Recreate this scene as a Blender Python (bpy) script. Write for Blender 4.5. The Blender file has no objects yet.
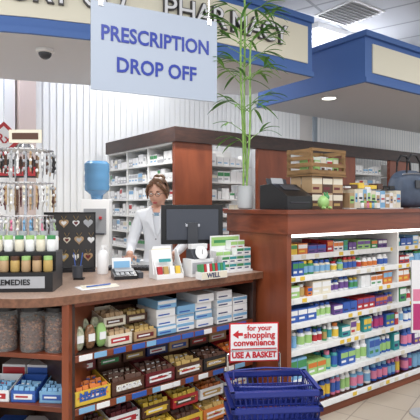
import bpy, bmesh, math, random
from mathutils import Matrix, Vector
R = random.Random(7)
S = bpy.context.scene
S.view_settings.view_transform = 'Standard'

def lin(c):
    o=[]
    for v in c:
        v/=255.0
        o.append(v/12.92 if v<=0.04045 else ((v+0.055)/1.055)**2.4)
    return (o[0],o[1],o[2],1)
MC={}
def mat(name,rgb,rough=.5,metal=0,emis=0,trans=0,noise=0,nscale=60,alpha=1,coat=0):
    if name in MC: return MC[name]
    m=bpy.data.materials.new(name); m.use_nodes=True
    nt=m.node_tree; b=nt.nodes['Principled BSDF']
    c=lin(rgb); b.inputs['Base Color'].default_value=c
    b.inputs['Roughness'].default_value=rough; b.inputs['Metallic'].default_value=metal
    b.inputs['Transmission Weight'].default_value=trans
    b.inputs['Coat Weight'].default_value=coat
    b.inputs['Alpha'].default_value=alpha
    if emis:
        b.inputs['Emission Color'].default_value=c; b.inputs['Emission Strength'].default_value=emis
    if noise:
        tc=nt.nodes.new('ShaderNodeTexCoord'); n=nt.nodes.new('ShaderNodeTexNoise'); n.inputs['Scale'].default_value=nscale
        n.inputs['Detail'].default_value=4
        r=nt.nodes.new('ShaderNodeValToRGB'); r.color_ramp.elements[0].position=.35; r.color_ramp.elements[1].position=.65
        r.color_ramp.elements[0].color=tuple(max(0,x*(1-noise)) for x in c[:3])+(1,)
        r.color_ramp.elements[1].color=tuple(min(1,x*(1+noise)) for x in c[:3])+(1,)
        nt.links.new(tc.outputs['Object'],n.inputs['Vector']); nt.links.new(n.outputs['Fac'],r.inputs['Fac']); nt.links.new(r.outputs['Color'],b.inputs['Base Color'])
    MC[name]=m; return m
def wood(name,c1,c2,rough=.35,sc=(3,3,14)):
    if name in MC: return MC[name]
    m=bpy.data.materials.new(name); m.use_nodes=True
    nt=m.node_tree; b=nt.nodes['Principled BSDF']; b.inputs['Roughness'].default_value=rough
    tc=nt.nodes.new('ShaderNodeTexCoord'); mp=nt.nodes.new('ShaderNodeMapping'); mp.inputs['Scale'].default_value=sc
    n=nt.nodes.new('ShaderNodeTexNoise'); n.inputs['Scale'].default_value=2.5; n.inputs['Detail'].default_value=6; n.inputs['Distortion'].default_value=.6
    r=nt.nodes.new('ShaderNodeValToRGB'); r.color_ramp.elements[0].position=.3; r.color_ramp.elements[1].position=.7
    r.color_ramp.elements[0].color=lin(c1); r.color_ramp.elements[1].color=lin(c2)
    L=nt.links.new
    L(tc.outputs['Object'],mp.inputs['Vector']); L(mp.outputs['Vector'],n.inputs['Vector']); L(n.outputs['Fac'],r.inputs['Fac']); L(r.outputs['Color'],b.inputs['Base Color'])
    MC[name]=m; return m
def tile(name,c1,c2,cm,w,h,mortar=.01,rough=.4,rot=0):
    m=bpy.data.materials.new(name); m.use_nodes=True
    nt=m.node_tree; b=nt.nodes['Principled BSDF']; b.inputs['Roughness'].default_value=rough
    tc=nt.nodes.new('ShaderNodeTexCoord'); mp=nt.nodes.new('ShaderNodeMapping'); mp.inputs['Rotation'].default_value=(0,0,rot)
    br=nt.nodes.new('ShaderNodeTexBrick'); br.offset=0
    br.inputs['Scale'].default_value=1; br.inputs['Brick Width'].default_value=w; br.inputs['Row Height'].default_value=h
    br.inputs['Mortar Size'].default_value=mortar
    br.inputs['Color1'].default_value=lin(c1); br.inputs['Color2'].default_value=lin(c2); br.inputs['Mortar'].default_value=lin(cm)
    L=nt.links.new
    L(tc.outputs['Object'],mp.inputs['Vector']); L(mp.outputs['Vector'],br.inputs['Vector']); L(br.outputs['Color'],b.inputs['Base Color'])
    return m

# palette
WOOD=wood('cherry_wood',(108,52,32),(148,78,48),.35,(2,2,.6)); WOODH=wood('cherry_wood_h',(102,50,32),(140,72,46),.3,(.6,2,8))
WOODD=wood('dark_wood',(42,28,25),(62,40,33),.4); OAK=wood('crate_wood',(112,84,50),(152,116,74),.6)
LAM=mat('laminate',(172,146,130),.3,noise=.22,nscale=90); LAME=mat('laminate_edge',(122,84,64),.35,noise=.25,nscale=40)
BLUE=mat('soffit_blue',(74,110,174),.6); BLUED=mat('soffit_blue_dark',(52,84,150),.6); CREAM=mat('cream_panel',(234,228,208),.6)
UND=mat('soffit_underside',(216,216,220),.7); WHITE=mat('white_paint',(236,236,236),.5); SHELFW=mat('shelf_white',(230,230,228),.4)
BLK=mat('black_plastic',(26,26,29),.35); DGREY=mat('dark_grey',(62,64,70),.4); GREY=mat('grey',(150,152,156),.5)
CHROME=mat('chrome',(200,200,205),.2,1); SKIN=mat('skin',(212,162,138),.5); HAIR=mat('hair_brown',(112,78,54),.55,noise=.35,nscale=50)
COAT=mat('white_coat',(230,232,236),.75)
P={k:mat('pack_'+k,v,.4) for k,v in dict(white=(234,234,234),cream=(224,216,196),red=(180,46,52),blue=(52,92,172),lblue=(126,174,210),navy=(36,46,96),
 yellow=(228,192,70),orange=(212,120,54),green=(66,142,88),lgreen=(158,198,122),teal=(58,148,152),pink=(218,128,158),magenta=(180,54,112),purple=(108,74,142),
 brown=(84,54,40),tan=(180,150,114),black=(32,30,32),grey=(172,174,178),maroon=(104,36,40),gold=(182,152,90)).items()}

class MB:
    def __init__(s): s.v=[];s.f=[];s.mi=[];s.mats=[];s.M=Matrix.Identity(4)
    def mid(s,m):
        if m not in s.mats: s.mats.append(m)
        return s.mats.index(m)
    def add(s,vs,fs,m,T=None):
        b=len(s.v); M=s.M@T if T is not None else s.M
        s.v+= [tuple(M@Vector(p)) for p in vs]
        i=[s.mid(x) for x in m] if isinstance(m,list) else [s.mid(m)]*len(fs)
        s.f+=[tuple(b+k for k in f) for f in fs]; s.mi+=i
    def box(s,cx,cy,cz,sx,sy,sz,m,rz=0,rx=0,ry=0):
        x,y,z=sx/2,sy/2,sz/2
        vs=[(-x,-y,-z),(x,-y,-z),(x,y,-z),(-x,y,-z),(-x,-y,z),(x,-y,z),(x,y,z),(-x,y,z)]
        fs=[(0,3,2,1),(4,5,6,7),(0,1,5,4),(1,2,6,5),(2,3,7,6),(3,0,4,7)]
        T=Matrix.Translation((cx,cy,cz))@Matrix.Rotation(rz,4,'Z')@Matrix.Rotation(ry,4,'Y')@Matrix.Rotation(rx,4,'X')
        s.add(vs,fs,m,T)
    def b2(s,x0,x1,y0,y1,z0,z1,m): s.box((x0+x1)/2,(y0+y1)/2,(z0+z1)/2,x1-x0,y1-y0,z1-z0,m)
    def lathe(s,prof,x,y,z,m,n=12,T=None,ex=1,ey=1):
        vs=[];fs=[];ms=[]
        for (r,h) in prof:
            for i in range(n):
                a=2*math.pi*i/n; vs.append((r*ex*math.cos(a),r*ey*math.sin(a),h))
        for j in range(len(prof)-1):
            for i in range(n):
                k=(i+1)%n; fs.append((j*n+i,j*n+k,(j+1)*n+k,(j+1)*n+i)); ms.append(m[j] if isinstance(m,list) else m)
        fs.append(tuple(reversed(range(n)))); ms.append(m[0] if isinstance(m,list) else m)
        fs.append(tuple((len(prof)-1)*n+i for i in range(n))); ms.append(m[-1] if isinstance(m,list) else m)
        TT=Matrix.Translation((x,y,z))
        if T is not None: TT=TT@T
        s.add(vs,fs,ms,TT)
    def extr(s,poly,h0,h1,m,axis='z',msides=None):
        n=len(poly)
        def f(p,h):
            return (p[0],p[1],h) if axis=='z' else ((h,p[0],p[1]) if axis=='x' else (p[0],h,p[1]))
        vs=[f(p,h0) for p in poly]+[f(p,h1) for p in poly]
        fs=[tuple(reversed(range(n))),tuple(range(n,2*n))]+[(i,(i+1)%n,n+(i+1)%n,n+i) for i in range(n)]
        ms=[m,m]+[msides or m]*n
        s.add(vs,fs,ms)
    def tube(s,pts,r,m,n=6):
        pts=[Vector(p) for p in pts]; rs=r if isinstance(r,(list,tuple)) else [r]*len(pts)
        vs=[];fs=[]; up=Vector((0.13,0.21,1)).normalized()
        for i,p in enumerate(pts):
            t=(pts[min(i+1,len(pts)-1)]-pts[max(i-1,0)]).normalized()
            u=up if abs(t.dot(up))<.95 else Vector((1,0.1,0)).normalized()
            a=t.cross(u).normalized(); b=t.cross(a)
            for k in range(n):
                g=2*math.pi*k/n; vs.append(tuple(p+(a*math.cos(g)+b*math.sin(g))*rs[i]))
        for j in range(len(pts)-1):
            for i in range(n):
                k=(i+1)%n; fs.append((j*n+i,j*n+k,(j+1)*n+k,(j+1)*n+i))
        fs.append(tuple(reversed(range(n)))); fs.append(tuple((len(pts)-1)*n+i for i in range(n)))
        s.add(vs,fs,m)
    def ico(s,c,sc,m,sub=2,fn=None,T=None,keep=None):
        bm=bmesh.new(); bmesh.ops.create_icosphere(bm,subdivisions=sub,radius=1)
        vs=[tuple(v.co) for v in bm.verts]; fs=[tuple(v.index for v in f.verts) for f in bm.faces]; bm.free()
        if keep: fs=[f for f in fs if all(keep(vs[i]) for i in f)]
        if fn: vs=[fn(*v) for v in vs]
        vs=[(v[0]*sc[0],v[1]*sc[1],v[2]*sc[2]) for v in vs]
        TT=Matrix.Translation(c)
        if T is not None: TT=TT@T
        s.add(vs,fs,m,TT)
    def text(s,body,size,m,x,y,z,ext=.001,off=0,T=None,align='CENTER',sx=1):
        cu=bpy.data.curves.new('t','FONT'); cu.body=body; cu.size=size; cu.extrude=ext; cu.offset=off
        cu.align_x=align; cu.align_y='CENTER'; cu.resolution_u=3
        o=bpy.data.objects.new('t',cu); S.collection.objects.link(o)
        dg=bpy.context.evaluated_depsgraph_get(); me=bpy.data.meshes.new_from_object(o.evaluated_get(dg))
        vs=[tuple(v.co) for v in me.vertices]; fs=[tuple(p.vertices) for p in me.polygons]
        bpy.data.objects.remove(o); bpy.data.meshes.remove(me)
        TT=Matrix.Translation((x,y,z))
        if T is not None: TT=TT@T
        TT=TT@Matrix.Rotation(math.pi/2,4,'X')@Matrix.Diagonal((sx,1,1,1))
        s.add(vs,fs,m,TT)
    def obj(s,name,loc=(0,0,0),rz=0,bevel=0,parent=None):
        me=bpy.data.meshes.new(name); me.from_pydata(s.v,[],s.f)
        for m in s.mats: me.materials.append(m)
        me.polygons.foreach_set('material_index',s.mi)
        me.polygons.foreach_set('use_smooth',[True]*len(s.f)); me.update()
        me.set_sharp_from_angle(angle=math.radians(38))
        o=bpy.data.objects.new(name,me); S.collection.objects.link(o); o.location=loc; o.rotation_euler=(0,0,rz)
        if bevel:
            b=o.modifiers.new('bev','BEVEL'); b.width=bevel; b.segments=2; b.limit_method='ANGLE'; b.angle_limit=math.radians(50)
        if parent: o.parent=parent
        return o
RA=math.radians(36); RL=math.radians(40)
ca,sa=math.cos(RA),math.sin(RA)

# ---------------- room ----------------
m=MB(); m.b2(-7,11,-2.5,15,-.1,0,tile('floor_tile',(190,178,162),(182,170,154),(146,134,122),.3,.3,.004,.35,RA)); m.obj('floor')
m=MB(); m.b2(-7,11,-2.5,15,3.8,3.9,tile('ceiling_tile',(184,187,192),(180,183,189),(142,145,150),1.2,.6,.02,.8,RA)); m.obj('ceiling')
m=MB(); m.b2(-4,12,.12,.3,0,3.8,mat('wall_paint',(214,208,202),.8)); m.obj('wall_back',(-2.5,6.0,0),RA)
m=MB(); 
for i,(a,b) in enumerate([(-3.5,-.0),(.35,5.2),(5.6,11.5)]):
    m.b2(a,b,.08,.118,.5,3.4,mat('window_glass',(190,200,210),.1))
    m.b2(a,b,.05,.118,.44,.5,WHITE); m.b2(a,b,.05,.118,3.4,3.46,WHITE)
m.obj('window_1',(-2.5,6.0,0),RA)
BL=mat('blind_fabric',(236,236,234),.85)
for a,b in [(-3.5,.12),(.36,5.2),(5.6,11.5)]:
    m=MB(); m.b2(a,b,-.05,.045,3.36,3.44,WHITE)
    x=a+.05
    while x<b-.04:
        m.box(x,0,1.93,.101,.003,2.86,BL,rz=math.radians(9)); x+=.09
    m.obj('vertical_blinds',(-2.5,6.0,0),RA)
m=MB(); m.b2(.14,.34,-.08,.119,0,3.8,mat('pillar_pink',(202,184,176),.7)); m.obj('wall_pillar',(-2.5,6.0,0),RA)

def troffer(x,y,e=62):
    m=MB(); m.b2(-.62,.62,-.32,.32,3.775,3.8,WHITE)
    m.b2(-.57,.57,-.27,.27,3.765,3.776,mat('diffuser',(245,248,255),.5,emis=1.0))
    for k in range(9): m.b2(-.57+k*.1425-.004,-.57+k*.1425+.004,-.27,.27,3.74,3.765,WHITE)
    m.b2(-.62,.62,-.32,-.27,3.735,3.775,WHITE);m.b2(-.62,.62,.27,.32,3.735,3.775,WHITE);m.b2(-.62,-.57,-.27,.27,3.735,3.775,WHITE);m.b2(.57,.62,-.27,.27,3.735,3.775,WHITE)
    m.obj('ceiling_light',(x,y,0),RA)
    l=bpy.data.lights.new('lamp','AREA'); l.shape='RECTANGLE'; l.size=1.1; l.size_y=.5; l.energy=e; l.color=(.98,.99,1)
    o=bpy.data.objects.new('ceiling_lamp',l); o.location=(x,y,3.72); o.rotation_euler=(0,0,RA); S.collection.objects.link(o)
for x,y,e in [(-2.2,1.2,50),(.2,1.4,50),(2.4,2.0,50),(-1,-1,50),(1.8,-.6,50),(1.7,6.9,36),(4.2,4.6,40),(5.4,8.6,40),(-2.6,5.3,28),(-.9,6.35,28)]: troffer(x,y,e)  # the last pair is added fill to brighten the blinds and staff area
for x,y in [(-.6,4.95),(-.22,4.75)]:  # added fill lamps for the staff area, hidden behind the hanging sign
    m=MB(); m.lathe([(.09,0),(.1,-.012),(.085,-.015),(.07,-.004)],0,0,2.749,[WHITE,CHROME,mat('bulb',(255,250,240),.4,emis=2.5)],20)
    m.obj('added_fill_downlight',(x,y,0))
    l=bpy.data.lights.new('fill_dl','AREA'); l.shape='DISK'; l.size=.14; l.energy=20; l.color=(1,.985,.96)
    o=bpy.data.objects.new('staff_fill_lamp',l); o.location=(x,y,2.7); S.collection.objects.link(o)
m=MB(); m.lathe([(.075,0),(.075,-.02),(.06,-.03)],0,0,2.749,WHITE,24); m.ico((0,0,2.722),(.055,.055,.055),mat('camera_dome',(70,72,78),.1),3)
m.obj('security_camera_dome',(-1.38,4.1,0))
w=bpy.data.worlds.new('w'); S.world=w; w.use_nodes=True; w.node_tree.nodes['Background'].inputs[0].default_value=(.94,.97,1,1); w.node_tree.nodes['Background'].inputs[1].default_value=.98

# ---------------- soffits ----------------
def chaikin(p,k=2):
    for _ in range(k):
        q=[p[0]]
        for a,b in zip(p,p[1:]):
            q+=[(a[0]*.75+b[0]*.25,a[1]*.75+b[1]*.25),(a[0]*.25+b[0]*.75,a[1]*.25+b[1]*.75)]
        q.append(p[-1]); p=q
    return p
F=chaikin([(-4.2,3.85),(-2.6,3.58),(-1.6,3.66),(-.96,3.87),(-.4,4.06),(.1,4.32),(1.04,5.0)])
def offs(p,d):
    o=[]
    for i in range(len(p)):
        a=Vector(p[max(i-1,0)]);b=Vector(p[min(i+1,len(p)-1)]);t=(b-a).normalized(); o.append((p[i][0]+t.y*d,p[i][1]-t.x*d))
    return o
m=MB()
back=[(.45,5.81),(-.8,5.5),(-2.14,5.05),(-4.4,4.6)]
m.extr(F+back,2.75,3.36,UND,'z',BLUE)
def band(m,p,d0,d1,z0,z1,mt): 
    a=offs(p,d0);b=offs(p,d1); 
    for i in range(len(p)-1): m.extr([b[i],b[i+1],a[i+1],a[i]],z0,z1,mt)
band(m,F,.0,.03,2.75,2.80,BLUE); band(m,F,0,.03,3.30,3.36,BLUE)
Fp=F[:-1]+[(F[-1][0]-.1*ca,F[-1][1]-.1*sa)]
band(m,Fp,.0,.012,2.88,3.25,CREAM)
L=[0]
for a,b in zip(F,F[1:]): L.append(L[-1]+(Vector(b)-Vector(a)).length)
def at(t):
    s=L[-1]-t
    for i in range(len(F)-1):
        if L[i]<=s<=L[i+1]:
            k=(s-L[i])/(L[i+1]-L[i]); a=Vector(F[i]);b=Vector(F[i+1]); d=(b-a).normalized(); return a.lerp(b,k),d
LET=mat('letter_face',(236,236,240),.3); LETD=mat('letter_side',(58,56,62),.4)
slots=[('Y',.47),('C',.635),('A',.80),('M',.98),('R',1.20),('A',1.35),('H',1.51),('P',1.66),('O',2.12),('C',2.28),('T',2.52),('R',2.66),('O',2.82),('P',2.98),('W',3.17),('E',3.36),('N',3.53)]
for ch,t in slots:
    p,d=at(t); q=(p.x+d.y*.03,p.y-d.x*.03); ang=math.atan2(d.y,d.x); T=Matrix.Rotation(ang,4,'Z')
    m.text(ch,.25,LETD,q[0],q[1],3.075,.014,.008,T)
    q=(p.x+d.y*.047,p.y-d.x*.047); m.text(ch,.25,LET,q[0],q[1],3.075,.002,0,T)
m.obj('soffit_sign_fascia')
m=MB()
c0=Vector((1.645,5.2)); A=Vector((ca,sa)); B=Vector((-sa,ca))
poly=[c0,c0+A*5,c0+A*5+B*1.7,c0+B*1.7]
m.extr([tuple(p) for p in poly],2.75,3.3,UND,'z',BLUE)
m.M=Matrix.Translation((c0.x,c0.y,0))@Matrix.Rotation(RA,4,'Z')
m.b2(.12,4.9,-.015,0,2.87,3.18,CREAM); m.b2(-.03,5,-.04,0,3.24,3.3,BLUE); m.b2(-.03,5,-.04,0,2.75,2.8,BLUE); m.b2(-.03,0,0,1.7,3.24,3.3,BLUE); m.b2(-.03,0,0,1.7,2.75,2.8,BLUE)
m.lathe([(.09,0),(.1,-.012),(.085,-.015),(.07,-.004)],.25,.7,2.749,[WHITE,CHROME,MC['bulb']],20)
m.obj('soffit_box')
m=MB(); m.b2(-.3,.3,-.3,.3,3.785,3.8,WHITE)
for k in range(9): m.box(0,-.24+.06*k,3.775,.54,.04,.004,DGREY,rx=.5)
m.obj('ceiling_vent',(1.7,6.0,0),RA)

# ---------------- hanging sign ----------------
SB=mat('sign_face',(168,178,194),.45); STX=mat('sign_blue_text',(30,52,150),.4)
m=MB(); W=.863; H=.55
m.b2(0,W,0,.012,0,H,SB); 
for a in (.06,W-.06):
    m.tube([(a,.006,H),(a,.006,1.63)],.003,CHROME); m.b2(a-.015,a+.015,-.004,.016,H-.03,H+.01,CHROME)
m.text('PRESCRIPTION',.13,STX,W/2,-.003,.355,.001,.003,sx=.87); m.text('DROP OFF',.13,STX,W/2,-.003,.165,.001,.003,sx=.9)
m.obj('hanging_sign',(-.729,3.0,2.16),math.atan2(.375,.777))

# ---------------- product helpers ----------------
def carton(m,x,y,z,w,d,h,c1,c2=None,c3=None):
    m.box(x,y,z+h/2,w,d,h,c1)
    f=y-d/2-.0006
    if c2: m.box(x,f,z+h*.72,w*.96,.001,h*.36,c2)
    if c3: m.box(x-w*.1,f,z+h*.28,w*.6,.001,h*.16,c3)
def bottle(m,x,y,z,r,h,cb,cl,cc):
    m.lathe([(r*.95,0),(r,.05*h),(r*1.01,.14*h),(r*1.01,.62*h),(r,.7*h),(r*.6,.8*h),(r*.68,.8*h),(r*.68,h)],x,y,z,[cb,cb,cl,cb,cb,cc,cc],10)
def jar(m,x,y,z,r,h,cb,cc):
    m.lathe([(r*.9,0),(r,.06*h),(r,.7*h),(r*.85,.76*h),(r*.95,.76*h),(r*.95,h)],x,y,z,[cb,cb,cb,cc,cc],12)
def pick(*k): return P[R.choice(k)]
def fill(m,x0,x1,yf,z,hmax,style,rows=2,dy=.09):
    x=x0
    while x<x1-.03:
        st=R.choice(style) if isinstance(style,list) else style
        n=R.choice([1,1,2,2,3])
        if st=='box':
            w=R.uniform(.045,.10);h=hmax*R.uniform(.55,.95); c=(pick('white','white','cream','lblue','blue','green','teal','blue','yellow','orange','lgreen','purple','red','navy'),pick('white','blue','lblue','green','orange','yellow','purple','lgreen','white','red','white'),pick('white','navy','yellow','red','green','white'))
        elif st=='bot':
            w=R.uniform(.042,.065);h=min(hmax*R.uniform(.7,.97),w*2.4); c=(pick('white','white','white','lblue','cream','tan','green'),pick('blue','orange','green','yellow','lblue','lgreen','red','teal','gold','purple'),pick('white','white','blue','orange','green','yellow','red'))
        elif st=='tall':
            w=R.uniform(.05,.075);h=min(hmax*R.uniform(.75,.97),w*2.8); c=(pick('white','white','lblue','pink','blue','teal','purple'),pick('white','blue','pink','lblue','lgreen','navy','magenta','yellow'),pick('white','blue','lblue','white','pink','navy'))
        else:
            w=R.uniform(.04,.09);h=hmax*R.uniform(.45,.85); c=(pick('white','white','white','white','grey'),pick('white','white','white','lblue','grey','white','cream','green','red'),pick('grey','lblue','white'))
        for _ in range(n):
            if x+w>x1: break
            for r in range(rows):
                yy=yf+.03+r*dy+.03
                if st in('box','rx'): carton(m,x+w/2,yy,z,w*.95,.075,h,*c)
                else: bottle(m,x+w/2,yy,z,w*.46,h,*c)
            x+=w
        x+=R.choice([.003,.006,.012])

# ---------------- right shelving unit ----------------
UO=(.492,3.13,0); ULEN=2.9
m=MB(); TOP=1.418
m.b2(0,.04,0,.6,0,1.26,WOOD); m.b2(ULEN-.04,ULEN,0,.6,0,1.26,WOOD)
m.b2(-.012,ULEN+.01,-.02,.61,1.26,1.39,WOODH); m.b2(-.03,ULEN+.02,-.035,.63,1.39,TOP,WOODH)
m.b2(.04,ULEN-.04,.50,.53,0.1,1.26,mat('unit_back',(206,206,202),.6)); m.b2(.04,ULEN-.04,.56,.60,0,1.26,WOOD)
m.b2(.04,ULEN-.04,.03,.5,.0,.1,WOODH)
US=[.10,.295,.485,.655,.815,.96,1.10]; UD=[0,.0,.03,.05,.07,.09,.14]
for z,yo in zip(US,UD):
    m.b2(.042,ULEN-.042,.015+yo,.5,z-.012,z,SHELFW); m.b2(.042,ULEN-.042,.008+yo,.015+yo,z-.034,z+.006,WHITE)
    x=.06
    while x<ULEN-.12:
        m.b2(x,x+.045,.005+yo,.008+yo,z-.027,z,pick('white','yellow','white','white','cream')); x+=R.uniform(.07,.14)
m.b2(1.36,1.38,.1,.5,.1,1.26,SHELFW)
m.b2(.05,ULEN-.05,.03,.06,1.236,1.258,mat('tube_lamp',(255,252,244),.4,emis=3)); 
m.obj('retail_shelving_unit',UO,RA,bevel=.003)
m=MB()
styles=[['tall'],['tall','box'],['tall','bot','box'],['box','box','bot'],['bot','box'],['bot','bot','box'],['box']]
for i,(z,yo) in enumerate(zip(US,UD)):
    hm=(US[i+1]-z if i<6 else .13)-.04
    for a,b in [(.05,1.355),(1.385,2.83)]: fill(m,a,b,.02+yo,z+.001,hm,styles[i],3)
m.obj('medicine_packages',UO,RA)

# ---------------- left checkout counter ----------------
def fl(x,y,o=(.36,3.31),r=RL): return (o[0]+x*math.cos(r)-y*math.sin(r), o[1]+x*math.sin(r)+y*math.cos(r))
front=chaikin([fl(0,0),fl(-1.28,0),(-.80,2.355),(-1.0,2.345),(-1.2,2.39),(-1.5,2.56),(-1.9,2.95)])
backp=[(-2.1,3.75),(-1.1,3.62),(-.6,3.5),(-.085,3.79)]
m=MB()
m.extr(front+backp,.955,1.0,LAM,'z',LAME)
m.M=Matrix.Translation((.36,3.31,0))@Matrix.Rotation(RL,4,'Z')
x0,x1=-1.36,-.03
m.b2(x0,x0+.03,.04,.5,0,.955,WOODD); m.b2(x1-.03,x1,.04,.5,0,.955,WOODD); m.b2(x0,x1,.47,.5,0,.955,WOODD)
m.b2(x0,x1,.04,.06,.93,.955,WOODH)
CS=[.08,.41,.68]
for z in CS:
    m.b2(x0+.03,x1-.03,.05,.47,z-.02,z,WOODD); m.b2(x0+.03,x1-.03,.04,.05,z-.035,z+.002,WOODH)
    x=x0+.05
    while x<x1-.15:
        w_=R.uniform(.05,.12); m.b2(x,x+w_,.036,.04,z-.03,z,pick('blue','blue','lblue','white','blue')); x+=w_+R.choice([.002,.01,.04])
LO=Matrix.Translation((-.70,2.425,0))@Matrix.Rotation(math.radians(-4),4,'Z')
m.M=LO
x0,x1=-.62,0
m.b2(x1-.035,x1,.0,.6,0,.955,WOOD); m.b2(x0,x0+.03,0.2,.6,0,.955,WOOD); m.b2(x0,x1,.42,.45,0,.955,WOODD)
for z in [.08,.44,.70]:
    m.extr([(x0+.03,.2),(x0+.2,.06),(x1-.035,.01),(x1-.035,.42),(x0+.03,.42)],z-.025,z,WOODH)
m.obj('checkout_counter',(0,0,0),0,bevel=.002)

def tray(m,x,y,z,w,d,h,c,cb,nb=None,lab=None):
    t=.004
    m.box(x,y,z+t/2,w,d,t,c); m.box(x,y-d/2+t/2,z+h*.33,w,t,h*.66,c); m.box(x,y+d/2-t/2,z+h*.5,w,t,h,c)
    for s_ in(-1,1): m.extr([(y-d/2,z),(y+d/2,z),(y+d/2,z+h),(y-d/2,z+h*.6)],x+s_*(w/2-t/2)-t/2,x+s_*(w/2-t/2)+t/2,c,'x')
    if lab: m.box(x,y-d/2-.001,z+h*.33,w*.74,.001,h*.3,lab); m.box(x-w*.05,y-d/2-.002,z+h*.33,w*.5,.001,h*.1,P['white'] if lab!=P['white'] else P['red'])
    n=nb or max(3,int(w/.032))
    sty=R.random()
    for i in range(n):
        bx=x-w/2+.01+(w-.02)*(i+.5)/n
        for j in range(3):
            rr=R.uniform(-.25,.25) if sty<.5 else R.uniform(-.06,.06)
            m.box(bx+R.uniform(-.003,.003),y-d/2+.03+(d-.05)*j/2.6,z+h*.45+R.uniform(0,.012),(w-.02)/n*.85,.05,h*.5,cb,rx=-.35,rz=rr)
            if R.random()<.6: m.box(bx,y-d/2+.03+(d-.05)*j/2.6-.026,z+h*.58+.004*j,(w-.02)/n*.5,.002,h*.14,lab if (lab and sty<.7) else P['white'],rx=-.35)
CM=Matrix.Translation((.36,3.31,0))@Matrix.Rotation(RL,4,'Z')@Matrix.Diagonal((1.075,1,1,1))
m=MB(); m.M=CM
Z1,Z2,Z3=.683,.413,.083
def bag(m,x,y,z,w,d,h,c,lab):
    def g(X,Y,Zz): return (math.copysign(abs(X)**.6,X)*(1-.1*abs(Zz)),math.copysign(abs(Y)**.8,Y)*(1-abs(Zz)*.45),math.copysign(abs(Zz)**.8,Zz))
    m.ico((x,y,z+h/2),(w/2,d/2,h/2),c,3,g); m.box(x,y-d/2*.93,z+h*.5,w*.6,.004,h*.3,lab)
CLR=mat('cellophane_snack',(176,178,150),.15,noise=.35,nscale=50); CLB=mat('cellophane_nuts',(140,104,76),.15,noise=.4,nscale=70)
for k in range(3):
    bag(m,-1.19+.06*k,.11,Z1,.056,.05,.13,[CLR,CLB,P['lgreen']][k],P['white']); bag(m,-1.19+.06*k,.18,Z1,.056,.05,.15,[CLB,CLR,CLR][k],P['green'])
tray(m,-.98,.17,Z1,.14,.2,.09,P['cream'],P['tan'],None,P['red']); tray(m,-.83,.17,Z1,.14,.2,.08,P['tan'],P['gold'],None,P['maroon'])
tray(m,-.98,.22,Z1+.092,.13,.18,.08,P['cream'],P['tan'],None,P['brown']); tray(m,-.83,.25,Z1+.085,.13,.18,.07,P['brown'],P['gold'],None,P['cream'])
for i in range(3):
    for k in range(R.choice([3,4])):
        carton(m,-.68+.135*i+R.uniform(-.004,.004),.2+R.uniform(-.01,.01),Z1+.052*k,.125,.22,.049,P['white'] if (i+k)%3 else P['lblue'],P['lblue'] if i%2 else P['white'],P['blue'])
for i in range(2):
    for k in range(4-i): carton(m,-.26+.13*i,.19,Z1+.053*k,.12,.22,.05,P['white'],P['white'] if k%2 else P['lblue'],P['navy'])
mid=[('yellow','orange','blue'),('brown','brown','cream'),('maroon','brown','white'),('brown','gold','white'),('black','brown','gold'),('red','orange','white')]
x=-1.135
for c,cb,l in mid:
    tray(m,x,.17,Z2,.19,.22,.115,P[c],P[cb],5,P[l]); x+=.198
x=-1.12
for c,cb,l in [('maroon','red','white'),('brown','tan','green'),('brown','brown','gold'),('navy','brown','white'),('tan','red','blue'),('brown','gold','red'),('tan','brown','white')]:
    tray(m,x,.29,Z2+.118,.14,.16,.085,P[c],P[cb],None,P[l]); x+=.152
x=-1.135
for c,cb,l in [('brown','red','yellow'),('maroon','red','white'),('yellow','yellow','brown'),('yellow','brown','red'),('orange','gold','white'),('red','tan','white')]:
    tray(m,x,.17,Z3,.19,.22,.13,P[c],P[cb],5,P[l]); 
    tray(m,x,.2,Z3+.134,.18,.2,.10,P[l],P[c],5,P[cb]); x+=.198
m.text('NUTTY',.045,P['blue'],-1.135,.053,Z2+.05,.001,.002); m.text('COCOA',.04,P['white'],-.937,.053,Z2+.038,.001,.001)
m.obj('candy_boxes')
GL_=mat('jar_glass',(235,238,238),.05,alpha=.18)
nut=[mat('nut1',(134,78,48),.5),mat('nut2',(98,54,36),.5),mat('nut3',(164,108,70),.5)]
for jx in (-.375,-.225,-.095):
    m=MB()
    m.lathe([(.060,0),(.064,.01),(.064,.19),(.052,.205)],0,0,.001,GL_,20)
    m.lathe([(.056,.205),(.056,.225),(.03,.235)],0,0,.001,P['black'],20)
    m.lathe([(.050,.012),(.050,.16)],0,0,0,nut[1],16)
    for _ in range(240):
        a=R.uniform(0,6.28); z=R.uniform(.015,.17); m.ico((.052*math.cos(a),.052*math.sin(a),z),(.009,.009,.007),R.choice(nut),1)
    m.obj('nut_jar',tuple(LO@Vector((jx,.10,.70))))
m=MB(); m.M=LO
for i,(xx,c,l) in enumerate([(-.40,'white','red'),(-.26,'blue','white'),(-.11,'lblue','blue')]): tray(m,xx,.14,.441,.13,.16,.09,P[c],P['lblue'],None,P[l])
for i,(xx,c,l) in enumerate([(-.40,'white','red'),(-.26,'white','blue'),(-.11,'blue','white')]): carton(m,xx,.3,.441,.13,.1,.13,P[c],P[l],P['navy'])
for xx in (-.40,-.26,-.11): carton(m,xx,.2,.081,.13,.15,.2,pick('white','blue'),pick('red','lblue'),P['navy'])
m.obj('snack_boxes')

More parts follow.
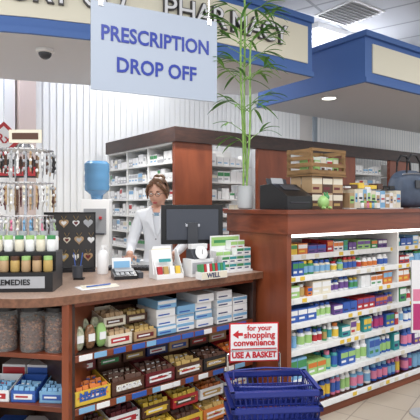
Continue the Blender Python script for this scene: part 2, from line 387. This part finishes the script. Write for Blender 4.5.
# ---------------- baskets & sign ----------------
BB=mat('basket_blue',(36,50,130),.4)
m=MB()
def basket(m,zr):
    h=.22; tw,td,bw,bd=.218,.15,.18,.12
    def c(s,t,v):
        w_=bw+(tw-bw)*v; d_=bd+(td-bd)*v
        P4=[(-w_,-d_),(w_,-d_),(w_,d_),(-w_,d_)]; a=P4[s]; b=P4[(s+1)%4]
        return (a[0]+(b[0]-a[0])*t,a[1]+(b[1]-a[1])*t,zr-h+h*v)
    for s_ in range(4):
        n=15 if s_%2==0 else 10
        for i in range(n+1): m.tube([c(s_,i/n,0),c(s_,i/n,.93)],.0035 if 0<i<n else .006,BB,4)
        for j in range(6): m.tube([c(s_,0,j/5.5*.95),c(s_,1,j/5.5*.95)],.0035,BB,4)
        a=c(s_,0,1);b=c(s_,1,1)
        mid_=((a[0]+b[0])/2,(a[1]+b[1])/2,zr-.012); m.box(*mid_,abs(b[0]-a[0])+.02 or .02,abs(b[1]-a[1])+.02,.024,BB)
    m.box(0,0,zr-h+.004,bw*2,bd*2,.006,BB)
for i in range(5): basket(m,.225+.079*i)
for s_ in (-1,1): m.tube([(-.19,s_*.02,.544),(-.18,s_*.12,.556),(0,s_*.145,.559),(.18,s_*.12,.556),(.19,s_*.02,.544)],.005,BB,6)
m.obj('shopping_basket_stack',(.315,2.54,0),math.radians(5))
m=MB()
for sx_ in(-.15,.15): m.tube([(sx_,0,.012),(sx_,0,.6)],.007,CHROME)
m.tube([(-.15,-.06,.012),(-.15,.1,.012),(.15,.1,.012),(.15,-.06,.012)],.008,CHROME); m.tube([(-.15,0,.6),(.15,0,.6)],.007,CHROME)
m.tube([(0,0,.6),(0,0,.75)],.005,CHROME)
RD=mat('sign_red',(196,34,44),.4)
m.b2(-.142,.142,-.012,-.006,.56,.78,RD); m.b2(-.135,.135,-.014,-.012,.617,.773,WHITE)
m.text('for your',.042,RD,.03,-.015,.75,.0006,.0012); m.text('shopping',.05,RD,.03,-.015,.71,.0006,.0015); m.text('convenience',.05,RD,.0,-.015,.667,.0006,.0015,sx=.95)
m.b2(-.135,.135,-.014,-.012,.567,.63,WHITE); m.text('USE A BASKET',.046,RD,0,-.015,.597,.0006,.002,sx=.88); m.b2(-.13,.13,-.0148,-.014,.63,.636,RD)
m.extr([(-.125,.715),(-.09,.74),(-.09,.725),(-.065,.725),(-.065,.708),(-.09,.708),(-.09,.692)],-.0148,-.014,RD,'y')
m.obj('basket_sign',(.25,2.80,0),math.radians(6))

# ---------------- gondola (rx shelving) ----------------
GO=(-.357,5.0,0); GL=8; GH=2.25
m=MB()
m.b2(-.02,GL,-.03,.06,2.10,GH,WOODD); m.b2(-.02,.06,.06,1.66,2.10,GH,WOODD)
pan=[(0,.47),(1.13,1.65),(2.4,2.9),(3.7,4.2),(5.0,5.5),(6.4,6.9)]
for a,b in pan: m.b2(a,b,0,.05,0,2.10,WOOD)
m.b2(.44,.47,.05,1.64,0,2.10,SHELFW); m.b2(0,.44,1.61,1.64,0,2.10,SHELFW); m.b2(0,.44,.06,1.61,2.08,2.10,SHELFW)
for y in (.58,1.1): m.b2(.01,.44,y,y+.02,0,2.08,SHELFW)
GS=[.1,.42,.72,.95,1.14,1.33,1.52,1.71,1.90]
for z in GS: m.b2(.005,.44,.05,1.61,z-.018,z,SHELFW)
for (a,b) in [(.47,1.13),(1.65,2.4),(2.9,3.7),(4.2,5.0),(5.5,6.4)]:
    m.b2(a,b,.5,.52,0,2.10,SHELFW)
    for z in GS: m.b2(a,b,.12,.5,z-.018,z,SHELFW)
m.obj('prescription_shelving',GO,RA)
m=MB()
for i,z in enumerate(GS):
    if z<.7: continue
    hm=(GS[i+1]-z if i<8 else .18)-.03
    m.M=Matrix.Translation((0,1.61,0))@Matrix.Rotation(-math.pi/2,4,'Z')
    for a,b in [(.01,.50),(.53,1.0),(1.05,1.54)]: fill(m,a,b,.0,z+.001,hm,'rx',1)
    m.M=Matrix.Identity(4)
    for (a,b) in [(.48,1.12),(1.66,2.39),(2.91,3.69),(4.21,4.99)]: fill(m,a,b,.12,z+.001,hm,'rx',1)
m.obj('prescription_bottles_and_boxes',GO,RA)

# ---------------- pharmacist ----------------
def pharmacist(loc,rz):
    root=bpy.data.objects.new('pharmacist',None); S.collection.objects.link(root); root.location=loc; root.rotation_euler=(0,0,rz)
    V=[(0,0,.93),(0,0,1.08),(0,.005,1.24),(0,.01,1.35),(0,.012,1.425),(0,-.012,1.50)]
    r=[(.15,.11),(.115,.09),(.135,.10),(.12,.085),(.052,.05),(.047,.05)]
    E=[(0,1),(1,2),(2,3),(3,4),(4,5)]
    for s in(-1,1):
        b=len(V)
        V+=[(s*.15,.012,1.365),(s*.215,-.04,1.13),(s*.17,-.29,1.075),(s*.155,-.34,1.06)]
        r+=[(.062,.058),(.046,.046),(.028,.03),(.034,.016)]
        E+=[(3,b),(b,b+1),(b+1,b+2),(b+2,b+3)]
        b=len(V)
        V+=[(s*.085,0,.84),(s*.095,-.01,.48),(s*.1,.02,.10),(s*.11,-.12,.045)]
        r+=[(.085,.085),(.056,.056),(.038,.04),(.036,.03)]
        E+=[(0,b),(b,b+1),(b+1,b+2),(b+2,b+3)]
    me=bpy.data.meshes.new('b'); me.from_pydata(V,E,[]); o=bpy.data.objects.new('b',me); S.collection.objects.link(o)
    sk=o.modifiers.new('s','SKIN'); sk.use_smooth_shade=True
    for i,d in enumerate(me.skin_vertices[0].data): d.radius=r[i]; d.use_root=(i==0)
    su=o.modifiers.new('u','SUBSURF'); su.levels=2; su.render_levels=2
    dg=bpy.context.evaluated_depsgraph_get(); me2=bpy.data.meshes.new_from_object(o.evaluated_get(dg))
    vs=[tuple(v.co) for v in me2.vertices]; fs=[tuple(p.vertices) for p in me2.polygons]; bpy.data.objects.remove(o)
    TR=mat('trousers',(50,54,70),.8); SH=mat('shoes',(30,28,30),.5); BLS=mat('blouse',(120,150,170),.7)
    ms=[]
    for f in fs:
        c=Vector((0,0,0))
        for i in f: c+=Vector(vs[i])
        c/=len(f)
        if c.z>1.425 and abs(c.x)<.09: ms.append(SKIN)
        elif c.y<-.28 and c.z>.9: ms.append(SKIN)
        elif c.z>1.28 and c.y<-.03 and abs(c.x)<(c.z-1.28)*.32+.004: ms.append(BLS if c.z<1.38 else SKIN)
        elif c.z>.9: ms.append(COAT)
        elif c.z>.1: ms.append(TR)
        else: ms.append(SH)
    m=MB(); m.add(vs,fs,ms)
    for s in(-1,1):
        for k,(dx,ln) in enumerate([(-.026,.058),(-.009,.072),(.009,.076),(.026,.068)]):
            kx=s*.155-s*dx
            m.tube([(kx,-.345,1.062),(kx,-.345-ln*.55,1.068),(kx,-.345-ln*.85,1.052),(kx,-.345-ln,1.036)],[.009,.009,.0078,.006],SKIN,8)
        tx=s*.155-s*.03
        m.tube([(tx+s*.012,-.315,1.062),(tx-s*.012,-.34,1.056),(tx-s*.02,-.375,1.044)],[.011,.010,.007],SKIN,8)
    m.obj('body',parent=root)
    m=MB()
    m.lathe([(.152,1.0),(.165,.93),(.185,.8),(.205,.6)],0,0,0,COAT,24,ex=1,ey=.78)
    for s in(-1,1):
        m.extr([(s*.006,1.20),(s*.035,1.42),(s*.075,1.40),(s*.085,1.33),(s*.06,1.31)],-.118,-.106,COAT,'y')
        m.tube([(s*.055,.05,1.435),(s*.065,0,1.43),(s*.055,-.06,1.41),(s*.03,-.1,1.37)],.014,COAT,8)
        m.b2(s*.1-.05,s*.1+.05,-.162,-.155,.80,.92,COAT)
    m.b2(.045,.095,-.128,-.118,1.27,1.275,GREY); m.b2(.05,.09,-.126,-.122,1.19,1.25,P['white'])
    for z in (1.18,1.08,.98): m.ico((0,-.125,z),(.008,.004,.008),GREY,1)
    m.obj('lab_coat',parent=root)
    m=MB()
    def hf(x,y,z):
        X,Y,Z=x,y,z
        if z<0: X*=1-.34*(-z)**1.4; 
        if z<0 and y>0: Y*=1-.35*(-z)
        if z<-.3 and y<0: Y*=1-.06*(-z)
        if z>0: X*=1-.05*z
        g=lambda cx,cz,sx,sz: math.exp(-((x-cx)/sx)**2-((z-cz)/sz)**2) if y<0 else 0
        Y-= .20*g(0,-.20,.13,.13)+.10*g(0,-.02,.10,.16)
        Y+= .10*g(.36,.03,.2,.13)+.10*g(-.36,.03,.2,.13)
        Y-= .05*g(0,-.55,.28,.12)+.06*g(0,-.88,.3,.15)
        Y-= .05*g(.5,-.28,.22,.2)+.05*g(-.5,-.28,.22,.2)
        return (X,Y,Z)
    m.ico((0,0,0),(.076,.095,.118),SKIN,4,hf)
    EY=mat('eye_white',(235,232,228),.3); IR=mat('iris',(60,40,30),.3); LIP=mat('lips',(178,84,84),.4)
    for s in(-1,1):
        m.ico((s*.029,-.080,.006),(.012,.008,.0065),EY,2); m.ico((s*.029,-.0875,.004),(.0045,.002,.0045),IR,1)
        m.tube([(s*.014,-.092,.024),(s*.03,-.091,.029),(s*.046,-.08,.024)],[.002,.003,.0015],HAIR,6)
        m.ico((s*.076,.01,-.01),(.008,.018,.03),SKIN,2)
        pts=[(s*.029+.020*math.cos(a),-.1+.004*abs(math.cos(a)),.003+.015*math.sin(a)) for a in [i*math.pi/8 for i in range(17)]]
        m.tube(pts,.0018,P['black'],5); m.tube([(s*.049,-.096,.008),(s*.074,-.05,.01),(s*.08,.01,.006)],.0016,P['black'],5)
    m.tube([(-.009,-.103,.006),(0,-.106,.009),(.009,-.103,.006)],.0018,P['black'],5)
    m.ico((0,-.092,-.061),(.022,.008,.0042),LIP,2); m.ico((0,-.090,-.068),(.018,.008,.005),LIP,2)
    def hk(v):
        x,y,z=v
        if y<-.15 and z<.52: return False if (abs(x)<.86 or z<-.2) else True
        if z<-.62: return False
        if y<.05 and z<-.35: return False
        return True
    def hfn(x,y,z):
        n=1+.03*math.sin(9*x+4*z)+.02*math.sin(14*y+3*x)
        return (x*n*(1-.2*max(0,-z)),y*n,z*n)
    m.ico((0,.008,.012),(.088,.104,.124),HAIR,4,hfn,keep=hk)
    m.ico((.0,.05,.118),(.05,.05,.038),HAIR,3,hfn)
    for s in(-1,1): 
        m.tube([(s*.02,-.082,.088),(s*.055,-.082,.066),(s*.079,-.05,.02),(s*.083,-.02,-.04)],[.014,.014,.012,.006],HAIR,8)
    o=m.obj('head',(0,-.025,1.545),parent=root); o.rotation_euler=(math.radians(9),0,math.radians(-8))
pharmacist((-.42,4.0,-.0),math.radians(-4))

# ---------------- counter-top things ----------------
Z=1.001
m=MB()
m.b2(-.215,.215,-.02,.012,.15,.42,BLK); m.b2(-.18,.18,-.035,-.02,.18,.39,mat('monitor_back',(66,70,80),.45)); m.b2(-.205,.205,.012,.014,.162,.408,mat('screen',(70,90,120),.2))
m.b2(-.035,.035,-.05,-.03,.02,.3,DGREY); m.lathe([(.11,0),(.11,.012),(.03,.022)],0,-.03,0,DGREY,24); m.b2(-.05,.05,-.04,-.036,.27,.29,CHROME)
m.obj('computer_monitor',(-.125,3.40,Z+.03),math.radians(10),bevel=.004)
m=MB(); m.b2(-.16,.16,-.13,.09,0,.029,DGREY); m.obj('monitor_riser',(-.125,3.42,Z),math.radians(10),bevel=.004)
m=MB(); m.b2(-.2,.2,-.07,.07,0,.018,BLK)
for i in range(14):
    for j in range(4): m.b2(-.19+.027*i,-.168+.027*i,-.06+.03*j,-.036+.03*j,.018,.024,DGREY)
m.obj('keyboard',(-.52,3.42,Z),math.radians(-2))
def stand(nm,x,y,z,rz,fn,bev=0):
    m=MB(); fn(m); return m.obj(nm,(x,y,z),rz,bevel=bev)
def f(m):
    m.b2(-.09,.09,-.06,.06,0,.03,P['white']); m.extr([(-.06,.03),(.06,.03),(.06,.17),(.03,.17)],-.09,-.086,P['white'],'x'); m.extr([(-.06,.03),(.06,.03),(.06,.17),(.03,.17)],.086,.09,P['white'],'x')
    for i,c in enumerate(['white','cream','white','white']): m.box(-.03+.01*i,.0+.016*i,.1+.006*i,.13,.003,.15,P[c],rx=-.25,rz=.03*i)
    m.box(-.02,-.022,.11,.08,.001,.02,P['teal'],rx=-.25)
    for i,c in enumerate(['red','gold','white','yellow']): m.box(-.065+.04*i,-.045,.05,.03,.02,.05,P[c],rx=-.2)
stand('brochure_holder',-.27,3.03,Z,math.radians(30),f)
def f(m):
    m.b2(-.085,.085,-.05,.05,0,.11,P['white']); m.b2(-.075,.075,-.052,-.05,.02,.09,P['grey']); m.extr([(-.05,.11),(.05,.11),(.05,.17),(0,.17)],-.06,.06,DGREY,'x')
    m.lathe([(.042,0),(.045,.01),(.036,.014)],0,-.03,.145,[CHROME,WHITE],24,T=Matrix.Rotation(math.radians(70),4,'X'))
    m.box(.0,-.048,.155,.003,.003,.03,P['black']); m.box(.05,-.055,.04,.03,.004,.05,P['blue'])
    m.b2(-.05,.07,-.0,.045,.17,.2,P['white'])
stand('counter_scale',-.075,3.12,Z,math.radians(34),f,.003)
def f(m):
    m.b2(-.1,.1,-.03,.03,0,.045,P['white']); m.b2(-.098,.098,-.0315,-.03,.003,.042,P['cream']); m.text('WELL',.04,P['navy'],-.01,-.033,.022,.0006,.001)
    for i in range(9): m.box(-.085+.021*i,.0,.065,.017,.045,.05,pick('white','green','red','white','teal'),rx=-.15)
stand('sample_box',.01,3.01,Z,math.radians(38),f)
def f(m):
    m.b2(-.13,.13,-.07,.07,0,.012,P['white']); 
    for i in range(4):
        for k in range(2+(i>1)):
            carton(m,-.095+.063*i,-.03,.013+.05*k,.06,.055,.048,P['white'],P['teal'] if i%2 else P['green'],P['navy'])
            carton(m,-.095+.063*i,.035,.013+.065*k,.06,.055,.062,P['white'],P['lgreen'],P['red'])
    m.b2(-.13,.13,.066,.07,.012,.24,P['white']); m.b2(-.12,.12,.064,.066,.17,.23,P['lgreen']); m.b2(-.1,.08,.063,.064,.19,.21,P['green'])
stand('remedy_box_display',.145,3.33,Z,math.radians(37),f)
def f(m):
    for i in range(4): carton(m,-.075+.05*i,0,0,.046,.05,.20+.02*(i%2),P['white'],pick('red','blue','green'),pick('grey','navy'))
stand('ointment_boxes',-.0,3.61,Z,math.radians(37),f)
def f(m):
    m.extr([(-.07,0),(.07,0),(.07,.05),(-.07,.02)],-.07,.07,BLK,'x'); m.box(-.0,.025,.047,.11,.07,.004,GREY,rx=.21)
    for i in range(4):
        for j in range(2): m.box(-.045+.03*i,-.045+.022*j,.028+.005*j,.02,.014,.005,P['grey'],rx=.21)
    m.b2(.08,.11,-.05,.06,0,.035,DGREY); m.box(0,.085,.06,.12,.012,.11,P['white'],rx=-.2); m.box(0,.078,.07,.10,.002,.05,P['lblue'],rx=-.2)
stand('card_payment_terminal',-.53,3.02,Z,math.radians(20),f)
m=MB(); m.lathe([(.033,0),(.036,.01),(.036,.13),(.024,.15),(.012,.155),(.012,.175)],0,0,0,P['white'],16); m.b2(-.008,.03,-.008,.008,.172,.186,P['white']); m.obj('lotion_bottle',(-.70,3.20,Z))
def f(m):
    m.box(0,0,.001,.21,.12,.002,P['white'],rz=.1); m.box(.02,.01,.0035,.2,.1,.002,P['cream'],rz=-.1); m.tube([(-.06,-.02,.010),(.08,.01,.010)],.004,P['blue'],6); m.box(-.02,.02,.0052,.1,.004,.0008,P['grey'])
stand('paper_and_pen',-.62,2.68,Z,.5,f)
def f(m):
    m.b2(-.03,.03,-.02,.02,0,.012,BLK); m.lathe([(.03,0),(.032,.07)],-.01,0,.012,DGREY,14)
    for i in range(4): m.tube([(-.02+.008*i,0,.05),(-.035+.018*i,.004,.16)],.003,pick('blue','red','black'),5)
stand('pen_cup',-.79,2.96,Z,0,f)
def heart(m,x,y,z,s,mt):
    pts=[]
    for i in range(20):
        t=2*math.pi*i/20; pts.append((x+s*16*math.sin(t)**3/17, z+s*(13*math.cos(t)-5*math.cos(2*t)-2*math.cos(3*t)-math.cos(4*t))/17))
    m.extr(pts,y-.003,y,mt,'y')
def f(m):
    m.b2(-.17,.17,-.06,.06,0,.02,BLK); m.b2(-.16,.16,.02,.035,.02,.39,mat('display_felt',(64,62,62),.8)); m.b2(-.17,-.16,.015,.04,.02,.4,BLK); m.b2(.16,.17,.015,.04,.02,.4,BLK); m.b2(-.17,.17,.015,.04,.39,.40,BLK)
    for i in range(4):
        for j in range(3):
            x=-.12+.08*i+.02*(j%2); z=.33-.115*j; m.tube([(x-.016,.018,z+.045),(x,.017,z+.012),(x+.016,.018,z+.045)],.0014,P['gold'],4)
            sc=.026+.008*((i+j)%2); heart(m,x,.018,z-.004,sc,[P['cream'],P['grey'],P['tan'],P['gold'],P['white']][(i*2+j*3)%5]); heart(m,x,.0145,z-.004,sc*.55,[P['grey'],P['white'],P['maroon']][(i+j)%3])
stand('heart_jewelry_display',-.95,3.32,Z,math.radians(12),f)
def f(m):
    m.b2(-.2,.2,-.1,.12,0,.1,BLK); m.b2(-.16,.16,-.103,-.1,.02,.08,P['grey']); m.text('REMEDIES',.04,BLK,0,-.1045,.05,.0006,.001)
    for i in range(7): jar(m,-.17+.056*i,-.06,.101,.024,.08,P['tan'] if i%3 else P['gold'],P['brown'] if i%2 else P['lgreen'])
    m.b2(-.2,.2,-.03,.12,.1,.2,BLK)
    for i in range(7): jar(m,-.17+.056*i,.01,.201,.024,.085,P['cream'] if i%2 else P['white'],P['lgreen'] if i%3 else P['green'])
    for i in range(7): jar(m,-.17+.056*i,.07,.201,.024,.105,P['white'],P['grey'])
stand('balm_jar_display',-1.02,2.62,Z,math.radians(4),f,0)
def f(m):
    m.lathe([(.12,0),(.12,.015),(.03,.03)],0,0,0,CHROME,24); m.tube([(0,0,.02),(0,0,.80)],.009,CHROME,8)
    for zt in (.38,.58,.78):
        m.lathe([(.13,0),(.13,.006)],0,0,zt,P['white'],24)
        for k in range(30):
            a=2*math.pi*k/30; x,y=math.cos(a),math.sin(a); m.tube([(x*.13,y*.13,zt),(x*.165,y*.165,zt+.003),(x*.165,y*.165,zt-.02)],.002,CHROME,4)
            if zt>.7: c=R.choice(['brown','tan','grey','brown','white','brown','black'])
            elif zt>.5: c=R.choice(['grey','brown','tan','cream','white','maroon','black'])
            else: c=R.choice(['grey','white','lblue','cream','white','lgreen','tan','pink'])
            ln=R.uniform(.10,.16)
            m.tube([(x*.165,y*.165,zt-.015),(x*.17,y*.17,zt-.02-ln*.5),(x*.165,y*.165,zt-.02-ln)],[.003,.007,.004],P[c],6)
            for q in range(3): m.ico((x*.172,y*.172,zt-.03-ln*.33*q),(.009,.009,.012),P[R.choice(['grey','white',c,c])],1)
    m.lathe([(.05,0),(.04,.02),(.01,.03)],0,0,.80,CHROME,16)
    m.b2(-.1,.1,-.004,.004,.83,.91,P['cream']); m.b2(-.08,.08,-.006,-.004,.85,.89,P['brown'])
stand('keychain_spinner_rack',-1.13,3.0,Z,0,f)

m=MB(); m.b2(-.4,.35,-.22,.22,0,.6,WOODD); m.b2(-.38,-.03,-.235,-.22,.08,.57,WOOD); m.b2(-.01,.33,-.235,-.22,.08,.57,WOOD); m.b2(-.42,.37,-.24,.23,.6,.63,LAM)
for x in(-.06,.02): m.box(x,-.245,.35,.01,.015,.1,CHROME)
m.obj('storage_cabinet',(-1.35,5.45,0),math.radians(5))
m=MB(); m.b2(-.15,.15,-.15,.15,0,.88,WHITE); m.b2(-.12,.12,-.155,-.15,.5,.78,GREY)
for x in(-.06,.06): m.box(x,-.17,.68,.03,.04,.03,P['blue'] if x<0 else P['red'])
m.b2(-.1,.1,-.2,-.15,.5,.52,DGREY)
JW=mat('jug_blue',(96,146,186),.15,trans=.3)
m.lathe([(.06,.88),(.07,.93),(.132,.98),(.138,1.02),(.132,1.05),(.138,1.08),(.138,1.14),(.132,1.17),(.138,1.2),(.138,1.27),(.11,1.30)],0,0,0,JW,24)
m.obj('water_cooler',(-1.25,5.42,.631),math.radians(5),bevel=.004)
m=MB(); 
m.box(0,0,0,.27,.02,.27,P['red'],ry=math.pi/4); m.box(0,-.012,0,.20,.004,.20,P['white'],ry=math.pi/4); m.text('Rx',.15,P['red'],0,-.016,0,.001,.002)
m.tube([(0,0,.18),(0,0,1.62)],.004,CHROME); m.b2(-.2,.35,-.01,.01,-.42,-.22,P['black']); m.b2(-.18,.33,-.013,-.01,-.40,-.3,P['red']); m.text('PICK UP',.07,P['white'],.08,-.015,-.35,.001,.001)
m.tube([(0,0,-.18),(0,0,-.22)],.004,CHROME)
m.obj('hanging_rx_sign',(-2.25,5.35,2.17),math.radians(10))

# ---------------- things on right unit ----------------
def ur(x,y,z=TOP+.001): return (UO[0]+ca*x-sa*y, UO[1]+sa*x+ca*y, z)
def onu(nm,x,y,rz,fn,bev=0,z=TOP+.001):
    m=MB(); fn(m); return m.obj(nm,ur(x,y,z),RA+rz,bevel=bev)
LF=[mat('leaf1',(100,152,66),.5),mat('leaf2',(128,176,84),.5),mat('leaf3',(74,126,52),.5)]; ST=mat('bamboo_stem',(122,158,76),.45,noise=.2,nscale=30)
def leaf(m,p0,a,el,ln,wd=.0125):
    d=Vector((math.cos(a),math.sin(a),0)); sd=Vector((-d.y,d.x,0)); vs=[];N=6
    for q in range(N+1):
        w_=wd*math.sin(math.pi*min(1,(q/N)*.93+.07))**.7; s=q/N*ln
        p=p0+d*s*math.cos(el*(1-q/N*.3))+Vector((0,0,1))*(s*math.sin(el)-2.6*(s**2))
        vs+= [tuple(p-sd*w_+Vector((0,0,.003))),tuple(p),tuple(p+sd*w_+Vector((0,0,.003)))]
    fs=[]
    for q in range(N): fs+=[(3*q,3*q+1,3*q+4,3*q+3),(3*q+1,3*q+2,3*q+5,3*q+4)]
    m.add(vs,fs,R.choice(LF))
def f(m):
    m.lathe([(.045,0),(.055,.01),(.06,.07),(.056,.15),(.06,.17),(.052,.17),(.05,.15)],0,0,0,mat('vase',(186,190,192),.25),24)
    for _ in range(30): m.ico((R.uniform(-.038,.038),R.uniform(-.038,.038),.152),(.009,.009,.007),P['grey'],1)
    stems=[((-.02,0),(-.045,.0),1.38),((.015,.01),(.01,.03),1.56),((.0,-.02),(.04,-.02),1.22)]
    for si,(b,t,h) in enumerate(stems):
        pts=[];rs=[]; n=int(h/.05)
        for i in range(n+1):
            u=i/n; pts.append((b[0]+(t[0]-b[0])*u+.008*math.sin(u*7+h*9),b[1]+(t[1]-b[1])*u,.1+(h-.1)*u)); rs.append(.0085 if i%2 else .0068)
        m.tube(pts,rs,ST,8)
        for cz,nt in [(.52,1),(.74,2),(.95,2),(1.08,2),(1.2,2),(1.32,3),(1.46,3)]:
            i=int((cz-.1)/(h-.1)*n)
            if i>n: continue
            p=Vector(pts[min(i,n)])
            for kk in range(nt):
                a=(R.uniform(-.6,.6) if (kk+si)%2 else R.uniform(2.5,3.8))-RA; tl=R.uniform(.06,.17)
                e=p+Vector((math.cos(a)*tl,math.sin(a)*tl,tl*.7)); m.tube([tuple(p),tuple((p+e)/2+Vector((0,0,.01))),tuple(e)],[.004,.003,.002],ST,5)
                for k in range(R.choice([3,4])):
                    leaf(m,e if k<3 else (p+e)/2,a+R.uniform(-.9,.9),R.uniform(-.1,.9),R.uniform(.13,.21))
        leaf(m,Vector(pts[-1]),R.uniform(0,6),1.2,.18); leaf(m,Vector(pts[-1]),R.uniform(0,6),.7,.18)
onu('potted_bamboo',.075,.50,0,f)
def f(m):
    m.extr([(-.13,0),(.13,0),(.13,.17),(.02,.18),(-.1,.11),(-.13,.09)],-.13,.13,BLK,'x'); m.box(0,-.115,.05,.2,.04,.012,DGREY,rx=.2); m.box(0,-.03,.156,.16,.07,.004,DGREY,rx=.55)
    m.box(0,.09,.19,.2,.01,.06,DGREY,rx=-.3); m.box(0,.085,.20,.12,.003,.05,P['grey'],rx=-.3)
onu('receipt_printer',.23,.24,.05,f,.004)
def f(m):
    for i in range(3):
        for k in range(2):
            for j in range(2): carton(m,-.115+.115*i,-.07+.11*j,.12*k,.11,.10,.118,P['tan'] if (i+k)%2 else P['brown'],P['cream'],P['maroon'] if k else P['gold'])
    m.b2(-.19,.19,-.14,.12,.241,.252,OAK)
onu('boxed_tea_stack',.6,.3,0,f)
def f(m):
    w,d,h=.19,.12,.19
    for sx_ in(-1,1):
        for sy in(-1,1): m.box(sx_*(w-.01),sy*(d-.01),h/2,.02,.02,h,OAK)
    for z in(.02,.07):
        for sy in(-1,1): m.box(0,sy*d,z,2*w,.008,.028,OAK)
    for z in(.02,.07,.12,.17):
        for sx_ in(-1,1): m.box(sx_*w,0,z,.008,2*d,.03,OAK)
    m.box(0,d,.175,2*w,.01,.03,OAK); m.box(0,-d,.18,2*w,.01,.02,OAK); m.box(0,0,.005,2*w,2*d,.01,OAK)
    for i in range(5): carton(m,-.14+.07*i,-.03,.011,.06,.08,R.uniform(.09,.14),pick('white','green','tan','lgreen','brown'),pick('red','cream'),P['brown'])
onu('wooden_crate',.6,.29,0,f,0,TOP+.254)
m=MB(); m.ico((0,0,.05),(.045,.04,.05),P['lgreen'],2); m.ico((.02,-.01,.085),(.024,.022,.024),P['green'],2)
for s_ in(-1,1): m.ico((.02+s_*.014,-.005,.112),(.008,.008,.012),P['green'],1)
for a in(-.03,.03): m.ico((a,-.03,.012),(.016,.022,.012),P['lgreen'],1)
m.obj('plush_frog',ur(.46,.1,TOP+.001),RA)
def f(m):
    m.b2(-.36,.36,-.1,.1,0,.008,P['white'])
    x=-.35
    while x<.32:
        w_=R.uniform(.04,.075); h=R.uniform(.11,.165); m.b2(x,x+w_-.003,-.09,.09,.009,h,P[R.choice(['cream','cream','white','cream','tan','lblue'])])
        m.b2(x+.008,x+w_-.010,-.0915,-.09,h*.35,h*.8,P[R.choice(['white','gold','lblue','tan','lgreen','orange'])]); m.b2(x+.012,x+w_-.014,-.0925,-.0915,h*.5,h*.6,P[R.choice(['navy','black','red'])])
        x+=w_
    for i in range(8): m.b2(-.34+.085*i,-.27+.085*i,-.04,.05,.166,.18+.016*(i%3),P[R.choice(['black','navy','brown','white','yellow'])])
onu('boxed_card_row',1.24,.30,0,f)
def f(m):
    m.lathe([(.035,0),(.04,.1),(.04,.17)],0,0,0,P['black'],16); m.lathe([(.04,.17),(.042,.185)],0,0,0,P['grey'],16)
onu('black_canister',.835,.36,0,f)
def f(m):
    m.b2(-.1,.1,-.035,.035,0,.006,P['black'])
    for i in range(6):
        jar(m,-.08+.032*i,0,.007,.014,.055,P[['white','tan','pink','yellow','lblue','cream'][i]],P[['green','lgreen','red','brown','navy','green'][i]])
onu('ointment_jar_tray',.98,.10,0,f)
def f(m):
    def g(x,y,z): 
        return (math.copysign(abs(x)**.55,x)*(1-.18*max(0,z)),math.copysign(abs(y)**.6,y)*(1-.35*max(0,z)),math.copysign(abs(z)**.6,z))
    m.ico((0,0,.175),(.24,.10,.17),mat('bag_slate',(72,84,104),.55,noise=.15,nscale=12),4,g)
    for y in(-.05,.05): m.tube([(-.11,y,.31),(-.1,y,.42),(-.04,y,.48),(.04,y,.48),(.1,y,.42),(.11,y,.31)],.010,BLK,8)
    m.b2(-.06,.06,-.112,-.10,.18,.25,DGREY); m.tube([(-.2,-.07,.3),(0,-.08,.315),(.2,-.07,.3)],.005,CHROME,6)
onu('handbag',1.84,.3,0,f)
m=MB()
m.b2(-.10,.10,-.004,0,0,.5,mat('poster_white',(226,224,226),.4)); m.b2(-.09,.09,-.006,-.004,.02,.2,P['magenta']); m.b2(-.09,.09,-.006,-.004,.22,.3,P['pink']); m.tube([(-.1,0,0),(-.1,0,.5)],.004,CHROME);m.tube([(.1,0,0),(.1,0,.5)],.004,CHROME)
m.tube([(0,0.004,0),(0,0.004,-.55)],.007,CHROME); m.lathe([(.1,0),(.1,.01),(.02,.02)],0,0.004,-.57,P['grey'],20)
m.obj('poster_stand',(1.485,3.38,.571),.1)

# ---------------- camera ----------------
cd=bpy.data.cameras.new('cam'); cd.lens=42; cd.sensor_width=36; cd.shift_y=-5/420; cd.clip_start=.05
co=bpy.data.objects.new('camera',cd); co.location=(0,0,1.45); co.rotation_euler=(math.pi/2,0,0); S.collection.objects.link(co); S.camera=co
